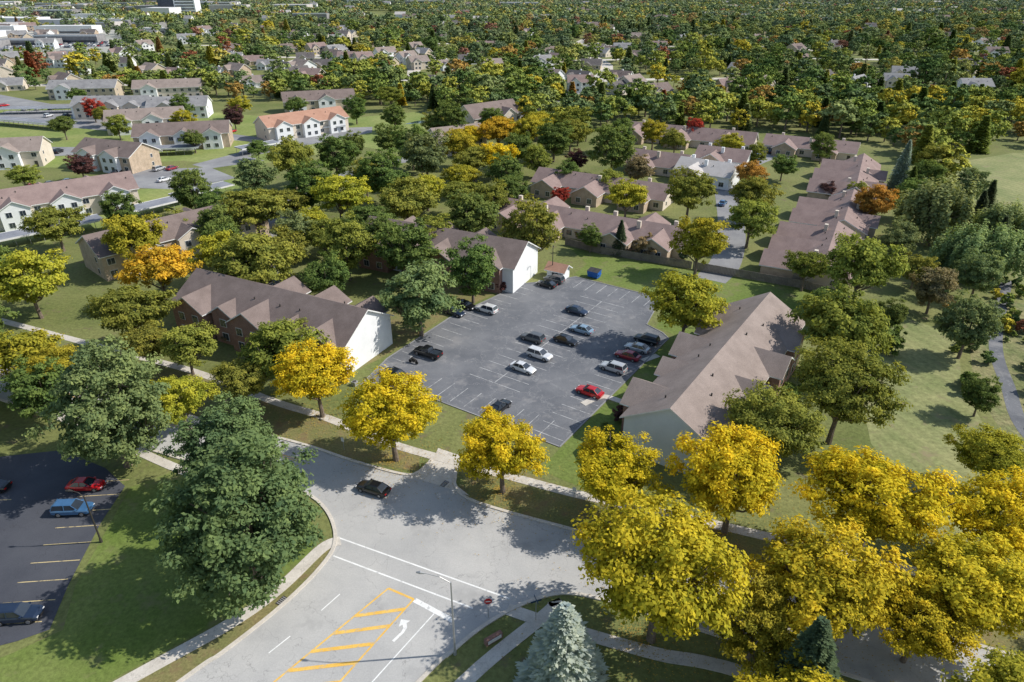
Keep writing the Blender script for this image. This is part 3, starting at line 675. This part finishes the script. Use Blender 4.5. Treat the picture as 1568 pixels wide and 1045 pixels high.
while y<960:
    sp=9.4 if y<500 else 10.5; x=-.82*y-60
    while x<.82*y+60:
        px,py=x+rs.uniform(-4,4),y+rs.uniform(-4,4)
        dens=.95
        if px<-250 and py>430: dens=.55 if py<620 else .4
        if math.sin(px*.021+py*.013)+math.sin(py*.017-px*.009+1)>1.5: dens*=.5
        if (py>235 or px>128 or px<-130) and rs.random()<dens and allowed(px,py):
            sc=rs.uniform(.5,1.12)*(1.0 if rs.random()<.78 else 1.28); kk=rs.choice((0,0,1,1,2,2,3,4))
            if kk==4: sc*=.55
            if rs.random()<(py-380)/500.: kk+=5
            pts.append((px,py,sc,rs.uniform(0,6.28),kk))
        x+=sp
    y+=sp
protos=[]
for lm in ('fleaf','mleaf_haze'):
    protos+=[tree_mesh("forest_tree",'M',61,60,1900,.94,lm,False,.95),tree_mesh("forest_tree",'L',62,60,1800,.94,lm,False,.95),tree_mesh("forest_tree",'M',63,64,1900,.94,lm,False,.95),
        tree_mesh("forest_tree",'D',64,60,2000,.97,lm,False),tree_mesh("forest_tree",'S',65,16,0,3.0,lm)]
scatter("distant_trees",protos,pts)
def patch(seed,lm):
    r_=np.random.RandomState(seed); Q=[];T_=[];RN=[]
    for i in range(6):
        for j in range(6):
            if r_.rand()<.1: continue
            q,t,C,H=crown(r_,'M',16,140,2.3,crs=1.3)
            s=r_.uniform(.6,1.15); q=q*s; q[...,0]+=(i-2.5)*10+r_.uniform(-3,3); q[...,1]+=(j-2.5)*10+r_.uniform(-3,3)
            Q.append(q);T_.append(t);RN.append(np.full(len(t),r_.rand()))
    q=np.vstack(Q);t=np.concatenate(T_);rn=np.concatenate(RN); n=len(q)
    me=bpy.data.meshes.new("grove"); me.from_pydata(q.reshape(-1,3).tolist(),[],np.arange(n*4).reshape(-1,4).tolist()); me.materials.append(M[lm])
    me.attributes.new('tint','FLOAT','POINT').data.foreach_set('value',np.repeat(t,4).astype(np.float32))
    me.attributes.new('rnd','FLOAT','POINT').data.foreach_set('value',np.repeat(rn,4).astype(np.float32)); return me
pts=[]; y=985.
while y<4200:
    x=-.85*y-100
    while x<.85*y+100:
        d=.92 if x>-.1*y else (.66 if x>-.35*y else .38)
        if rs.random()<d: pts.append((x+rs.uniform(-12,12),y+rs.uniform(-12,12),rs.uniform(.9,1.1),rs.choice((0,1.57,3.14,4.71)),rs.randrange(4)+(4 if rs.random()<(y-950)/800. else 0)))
        x+=58
    y+=58
scatter("distant_forest",[patch(s,'mleaf_haze') for s in (71,72,73,74)]+[patch(s,'pleaf_haze') for s in (71,72,73,74)],pts)
pts=[]
for _ in range(620):
    x=rs.uniform(66,150); y_=rs.uniform(55,150)
    c=82+(y_-95)*.42
    if abs(x-c)<2.2 or abs(x-(93+(y_-95)*.5))<2.5: continue
    if x<c-8 : continue
    if rs.random()<.85: pts.append((x,y_,rs.uniform(.1,.36),rs.uniform(0,6),rs.randrange(2)))
scatter("undergrowth",[tree_mesh("undergrowth",'B',81,30,1500,1.3,'fleaf',False),tree_mesh("undergrowth",'B',82,30,1500,1.3,'fleaf',False)],pts)
r_=np.random.RandomState(4); V=[];F=[]
for (cx,cy,rad,n) in [(-29,87,8,900),(-16,76,9,1300),(-1,70,8,1200),(12,65,8,1100),(26,62,9,900),(14,47,10,1300),(30,47,9,900),(40,58,9,900),(45,48,9,700),(54,57,8,500)]:
    for _ in range(n):
        a=r_.rand()*6.28; rr=rad*abs(r_.normal())*.6; x=cx-1+math.cos(a)*rr; y_=cy+math.sin(a)*rr; t=r_.rand()*6.28; s=r_.uniform(.04,.10); o=len(V)
        for k in range(4): V.append((x+math.cos(t+k*1.57)*s,y_+math.sin(t+k*1.57)*s*.7,.16+r_.rand()*.02))
        F.append((o,o+1,o+2,o+3))
mesh_obj("fallen_leaves",V,F,[M['litter']])

# ------------------------------------------------------------------ vehicles
def car_parts(kind):
    sp={'sedan':dict(st=[(-2.32,.70,.38,.72),(-2.22,.82,.28,.92),(-1.6,.89,.22,.98),(-.8,.91,.2,.95),(.6,.91,.2,.93),(1.2,.89,.2,.90),(1.9,.85,.24,.78),(2.2,.76,.28,.66),(2.32,.62,.36,.56)],
            gb=(-1.85,1.05,.93),gt=(-1.05,.2,1.42),w=(.80,.60)),
        'suv':dict(st=[(-2.35,.78,.42,.9),(-2.28,.88,.34,1.05),(-1.5,.94,.28,1.08),(.6,.94,.28,1.06),(1.15,.93,.28,1.04),(2.0,.9,.32,.95),(2.28,.82,.38,.8),(2.36,.7,.45,.7)],
            gb=(-2.25,1.1,1.05),gt=(-1.95,.3,1.68),w=(.84,.68)),
        'truck':dict(st=[(-2.75,.88,.5,.95),(-2.7,.93,.42,1.15),(-1,.95,.36,1.16),(.6,.95,.36,1.15),(1.3,.95,.36,1.13),(2.3,.92,.4,1.05),(2.6,.85,.45,.9),(2.7,.75,.5,.8)],
            gb=(-.75,1.25,1.12),gt=(-.55,.6,1.8),w=(.84,.7))}[kind]
    o={}
    b=B(); st=sp['st']
    prof=lambda hw,zb,zt:[(-hw*.88,zb),(-hw,zb+.14),(-hw,zt-.2),(-hw*.93,zt-.05),(-hw*.6,zt),(hw*.6,zt),(hw*.93,zt-.05),(hw,zt-.2),(hw,zb+.14),(hw*.88,zb)]
    for x,hw,zb,zt in st: b.V+=[(x,y,z) for y,z in prof(hw,zb,zt)]
    for k in range(len(st)-1):
        for j in range(10): b.F.append((k*10+j,k*10+(j+1)%10,(k+1)*10+(j+1)%10,(k+1)*10+j)); b.I.append(0)
    b.F.append(tuple(range(10))); b.F.append(tuple((len(st)-1)*10+j for j in range(10))[::-1]); b.I+=[0,0]
    xb,xf,zb=sp['gb']; xtb,xtf,zt=sp['gt']; wb,wt=sp['w']
    b.add([(xtb-.05,-wt,zt),(xtf+.05,-wt,zt),(xtf+.05,wt,zt),(xtb-.05,wt,zt),(xtb+.15,-wt*.8,zt+.06),(xtf-.1,-wt*.8,zt+.06),(xtf-.1,wt*.8,zt+.06),(xtb+.15,wt*.8,zt+.06)],
          [(0,3,2,1),(4,5,6,7),(0,1,5,4),(1,2,6,5),(2,3,7,6),(3,0,4,7)])
    for s in (-1,1):
        b.tube([(xb,s*wb,zb-.02),(xtb,s*wt,zt)],[.06,.05],5); b.tube([(xf,s*wb,zb-.02),(xtf,s*wt,zt)],[.04,.04],5)
        xm=(xb+xf)/2; b.tube([(xm,s*(wb+.01),zb-.02),(xm,s*(wt+.01),zt)],[.045,.045],5)
        b.box(xf-.35,xf-.12,s*(wb+.12)-.1,s*(wb+.12)+.1,zb+.0,zb+.16)
    if kind=='truck':
        b.box(-2.68,-.9,-.93,-.85,1.1,1.3); b.box(-2.68,-.9,.85,.93,1.1,1.3); b.box(-2.70,-2.62,-.85,.85,1.1,1.3)
    o['body']=(b,['cpaint'])
    g=B(); g.add([(xb,-wb,zb),(xf,-wb,zb),(xf,wb,zb),(xb,wb,zb),(xtb,-wt,zt),(xtf,-wt,zt),(xtf,wt,zt),(xtb,wt,zt)],[(0,1,5,4),(1,2,6,5),(2,3,7,6),(3,0,4,7)])
    if kind=='truck': g.add([(-2.6,-.84,1.17),(-.95,-.84,1.17),(-.95,.84,1.17),(-2.6,.84,1.17)],[(0,1,2,3)])
    o['glass']=(g,['glass'])
    w=B(); ax=1.42 if kind!='truck' else 1.75; rr=.33 if kind=='sedan' else .38; hw=.93 if kind=='sedan' else .96
    for x in (-ax,ax):
        for s in (-1,1):
            w.tube([(x,s*(hw-.26),rr),(x,s*(hw-.02),rr)],[rr,rr],16,0); w.tube([(x,s*(hw-.04),rr),(x,s*(hw+.01),rr)],[rr*.62,rr*.6],10,1)
    o['wheels']=(w,['rubber','rim'])
    l=B(); x0=st[0][0]; x1=st[-1][0]; zl=st[1][3]-.22; zf=st[-2][3]-.06
    for s in (-1,1):
        l.box(x0-.02,x0+.18,s*.62-.16,s*.62+.16,zl-.08,zl+.08,1); l.box(x1-.22,x1-.01,s*.58-.15,s*.58+.15,zf-.12,zf+.02,0)
    l.box(x1-.1,x1+.02,-.35,.35,.42,.56,2)
    o['lamps']=(l,['lampw','lampr','darkm'])
    res={}
    for k,(bb,ms) in o.items():
        ob=bb.obj(k,[M[m] for m in ms]); me=ob.data; bpy.data.objects.remove(ob); res[k]=me
    return res
CARS={k:car_parts(k) for k in ('sedan','suv','truck')}
PC={'red':(.55,.015,.02),'black':(.012,.013,.016),'white':(.75,.75,.75),'silver':(.5,.51,.52),'blue':(.06,.16,.32),'lblue':(.27,.38,.48),'navy':(.02,.035,.07),'grey':(.13,.135,.14),'maroon':(.3,.02,.04)}
def car(kind,x,y,deg,c,name="parked_car"):
    e=empty(name if kind!='truck' else "pickup_truck",x,y,R(deg),.03)
    for k,me in CARS[kind].items():
        ob=bpy.data.objects.new(k,me); COL.objects.link(ob); ob.parent=e; ob.color=(*PC[c],1)
V_=-34; VO=146
car('sedan',-18.2,69.7,157,'black',"driving_car")
car('sedan',-56.2,70.3,2,'red'); car('suv',-55.3,65.7,3,'blue'); car('suv',-52.0,49.6,5,'navy'); car('sedan',-68.5,70,180,'black')
car('sedan',-1.9,88.7,56,'black'); car('sedan',12.5,93.2,VO,'red'); car('suv',17.3,100.7,VO,'silver'); car('sedan',20.4,105,VO,'maroon'); car('sedan',22.6,107.8,VO,'silver'); car('suv',24.8,110.9,VO,'black')
car('sedan',1.9,100.7,V_,'white'); car('suv',4.9,105.2,V_,'white'); car('suv',3.8,111.6,VO,'grey'); car('sedan',9.9,110.8,V_,'black'); car('sedan',13.2,115,VO,'lblue'); car('sedan',13,123.2,V_,'navy')
car('sedan',7.5,136.5,VO,'black'); car('suv',9.3,138.9,VO,'grey'); car('suv',-5.1,123.8,V_+180,'white'); car('sedan',-9.5,125.8,V_,'black'); car('sedan',-11.5,122.6,V_,'navy')
car('truck',-15,105.9,VO+4,'black'); car('sedan',-20,99.0,VO,'black')
for x,y,d,c in [(54,165,60,'silver'),(62,196,60,'blue'),(90,258,-30,'lblue'),(98,262,60,'black'),(-152,214,40,'red'),(-148,217,40,'grey'),(-144,220,40,'white'),(-134,232,60,'black'),(-122,236,70,'silver'),(-118,237,70,'maroon'),(-200,262,10,'white'),(-210,263,10,'black'),(-90,302,100,'silver'),(-84,304,100,'navy'),(-220,336,80,'white'),(-212,337,80,'black'),(-206,338,80,'blue'),(-120,300,60,'red'),(-172,262,90,'black'),(-180,262,90,'lblue'),
   (-230,356,80,'black'),(-236,355,80,'white'),(-242,354,80,'silver'),(-260,365,50,'red'),(-270,372,50,'white'),(-300,392,40,'black'),(-280,384,40,'silver'),(-188,259,90,'red'),(-164,263,90,'white'),(-110,230,60,'navy'),(-114,222,60,'white'),(-160,306,70,'black'),(-154,303,70,'silver'),(-98,262,60,'grey')]:
    car(random.choice(('sedan','suv')),x,y,d,c)
e=empty("motorcycle",-17.2,103.2,R(150),.03)
b=B()
for x in (-.7,.7): b.tube([(x,-.07,.32),(x,.07,.32)],[.32,.32],14)
b.obj("wheels",[M['rubber']],e)
b=B(); b.tube([(-.8,0,.75),(-.2,0,.85),(.3,0,.95),(.55,0,.8)],[.12,.17,.2,.12],8); b.box(-.3,.35,-.16,.16,.3,.7); b.obj("body",[M['darkm']],e)
b=B(); b.tube([(.4,-.4,1.12),(.5,0,1.05),(.4,.4,1.12)],[.025]*3,6); b.tube([(.5,0,1.05),(.72,0,.32)],[.04,.04],6); b.box(.5,.54,-.18,.18,1.05,1.35); b.obj("handlebar",[M['steel']],e)

# ------------------------------------------------------------------ street furniture
def lamp(x,y,deg,h=11,arm=2.6,pm='steel',name="street_lamp"):
    e=empty(name,x,y,R(deg))
    b=B(); b.tube([(0,0,0),(0,0,.5)],[.18,.16],10); b.tube([(0,0,.5),(0,0,h*.6),(0,0,h-.9)],[.11,.09,.07],8)
    b.tube([(0,0,h-1),(arm*.4,0,h-.35),(arm,0,h-.05)],[.05,.045,.04],6); b.obj("pole",[M[pm]],e)
    b=B(); b.tube([(arm-.15,0,h-.08),(arm+.25,0,h-.05),(arm+.65,0,h-.08)],[.07,.16,.08],8); b.obj("lamp_head",[M[pm]],e)
lamp(-5.7,45.3,172)
lamp(-49.2,60.6,180,8,1.2,'darkm',"parking_lamp"); lamp(9,141.5,-90,8,1.2,'darkm',"parking_lamp"); lamp(-22.4,88,-60,7,1.2,'darkm',"parking_lamp"); lamp(-96,104,0,8,1,'darkm'); lamp(66,112,200,7,1,'steel')
def sign(x,y,deg,kind):
    e=empty({"stop":"stop_sign","street":"street_name_sign","small":"traffic_sign"}[kind],x,y,R(deg))
    b=B(); b.tube([(0,0,0),(0,0,3.0 if kind!='small' else 2.2)],[.04,.04],6); b.obj("post",[M['steel']],e)
    if kind=='stop':
        b=B(); pts=[(math.cos(R(22.5+45*k))*.42,math.sin(R(22.5+45*k))*.42) for k in range(8)]
        b.add([(a,-.06,2.55+c) for a,c in pts]+[(a,-.09,2.55+c) for a,c in pts],[tuple(range(8)),tuple(range(8,16))]+[(k,(k+1)%8,8+(k+1)%8,8+k) for k in range(8)]); b.obj("octagon",[M['redsign']],e)
        b=B(); b.add([(a*1.12,-.055,2.55+c*1.12) for a,c in pts],[tuple(range(8))]); b.box(-.26,.26,-.1,-.093,2.48,2.62); b.obj("white_border",[M['trim']],e)
    elif kind=='street':
        b=B(); b.box(-.6,.6,-.03,.0,2.75,2.98); b.box(-.03,0,-.6,.6,3.02,3.25); b.obj("blades",[M['greensign']],e)
    else:
        b=B(); b.box(-.25,.25,-.07,-.045,1.5,2.15); b.obj("plate",[M['trim']],e)
sign(-2.5,49.7,5,'stop'); sign(2.5,49.4,20,'street'); sign(8,68,-20,'small'); sign(-24,78.6,-25,'small')
e=empty("entrance_sign",-1.9,46.9,R(35)); b=B(); b.box(-1,1,-.25,.25,0,.7); b.obj("base",[M['brick']],e); b=B(); b.box(-.8,.8,-.3,-.26,.2,.62); b.obj("panel",[M['trim']],e)
for (x,y) in [(-25.0,51.9),(-9.0,71.2)]:
    b=B(); b.box(-.6,.6,-.35,.35,.034,.05,0)
    for k in range(5): b.box(-.5+k*.22,-.4+k*.22,-.28,.28,.052,.06,1)
    ob=b.obj("storm_drain",[M['darkm'],M['steel']]); ob.location=(x,y,0); ob.rotation_euler=(0,0,R(60))
e=empty("dumpster",18.4,141.6,R(-34)); b=B()
b.add([(-1.2,-.8,.2),(1.2,-.8,.2),(1.2,.8,.2),(-1.2,.8,.2),(-1.35,-1.0,1.6),(1.35,-1.0,1.6),(1.35,.9,1.9),(-1.35,.9,1.9)],[(0,3,2,1),(0,1,5,4),(1,2,6,5),(2,3,7,6),(3,0,4,7)])
b.box(-1.5,-1.36,-.6,.6,.9,1.1); b.box(1.36,1.5,-.6,.6,.9,1.1); b.obj("bin",[M['bluebin']],e)
b=B(); b.add([(-1.38,-1.05,1.63),(-.02,-1.05,1.63),(-.02,.92,1.93),(-1.38,.92,1.93)],[(0,1,2,3)]); b.add([(.02,-1.05,1.63),(1.38,-1.05,1.63),(1.38,.92,1.93),(.02,.92,1.93)],[(0,1,2,3)]); b.obj("lid",[M['darkm']],e)
building("garden_shed",8.6,142.6,-30,4,3.2,2.2,3.2,M['siding'],M['roofR'],(),storeys=1,endwin=0,winstep=3)
for k in range(5):
    px=-26+k*-1.6; py=96.0+k*.8
    b=B(); b.box(-.4,.4,-.4,.4,0,.75); b.tube([(0,0,.752),(0,0,.8)],[.33,.33],12,1); ob=b.obj("air_conditioner",[M['steel'],M['darkm']]); ob.location=(px,py,0); ob.rotation_euler=(0,0,R(63))

# ------------------------------------------------------------------ light, sky, camera
el=R(42); az=np.array([1.,.09]); az/=np.linalg.norm(az)
sd=Vector((-az[0]*math.cos(el),-az[1]*math.cos(el),-math.sin(el)))
L=bpy.data.lights.new("sun",'SUN'); L.energy=5; L.angle=R(.53); L.color=(1,.955,.88)
lo=bpy.data.objects.new("sun",L); lo.rotation_euler=sd.to_track_quat('-Z','Y').to_euler(); COL.objects.link(lo)
w=bpy.data.worlds.new("World"); scene.world=w; w.use_nodes=True; nt=w.node_tree
sk=nt.nodes.new("ShaderNodeTexSky"); sk.sky_type='NISHITA'; sk.sun_disc=False; sk.sun_elevation=el; sk.sun_rotation=math.atan2(az[0],az[1])
sk.air_density=1.3; sk.dust_density=1.0
bg=nt.nodes['Background']; bg.inputs['Strength'].default_value=.14; nt.links.new(sk.outputs[0],bg.inputs[0])
cam=bpy.data.cameras.new("camera"); cam.lens=24; cam.sensor_width=36; cam.clip_end=20000; cam.clip_start=.5
co=bpy.data.objects.new("camera",cam); co.location=(0,0,60); co.rotation_euler=(R(90-28.3),0,0); COL.objects.link(co); scene.camera=co
scene.view_settings.view_transform='Standard'; scene.view_settings.look='None'; scene.view_settings.exposure=0
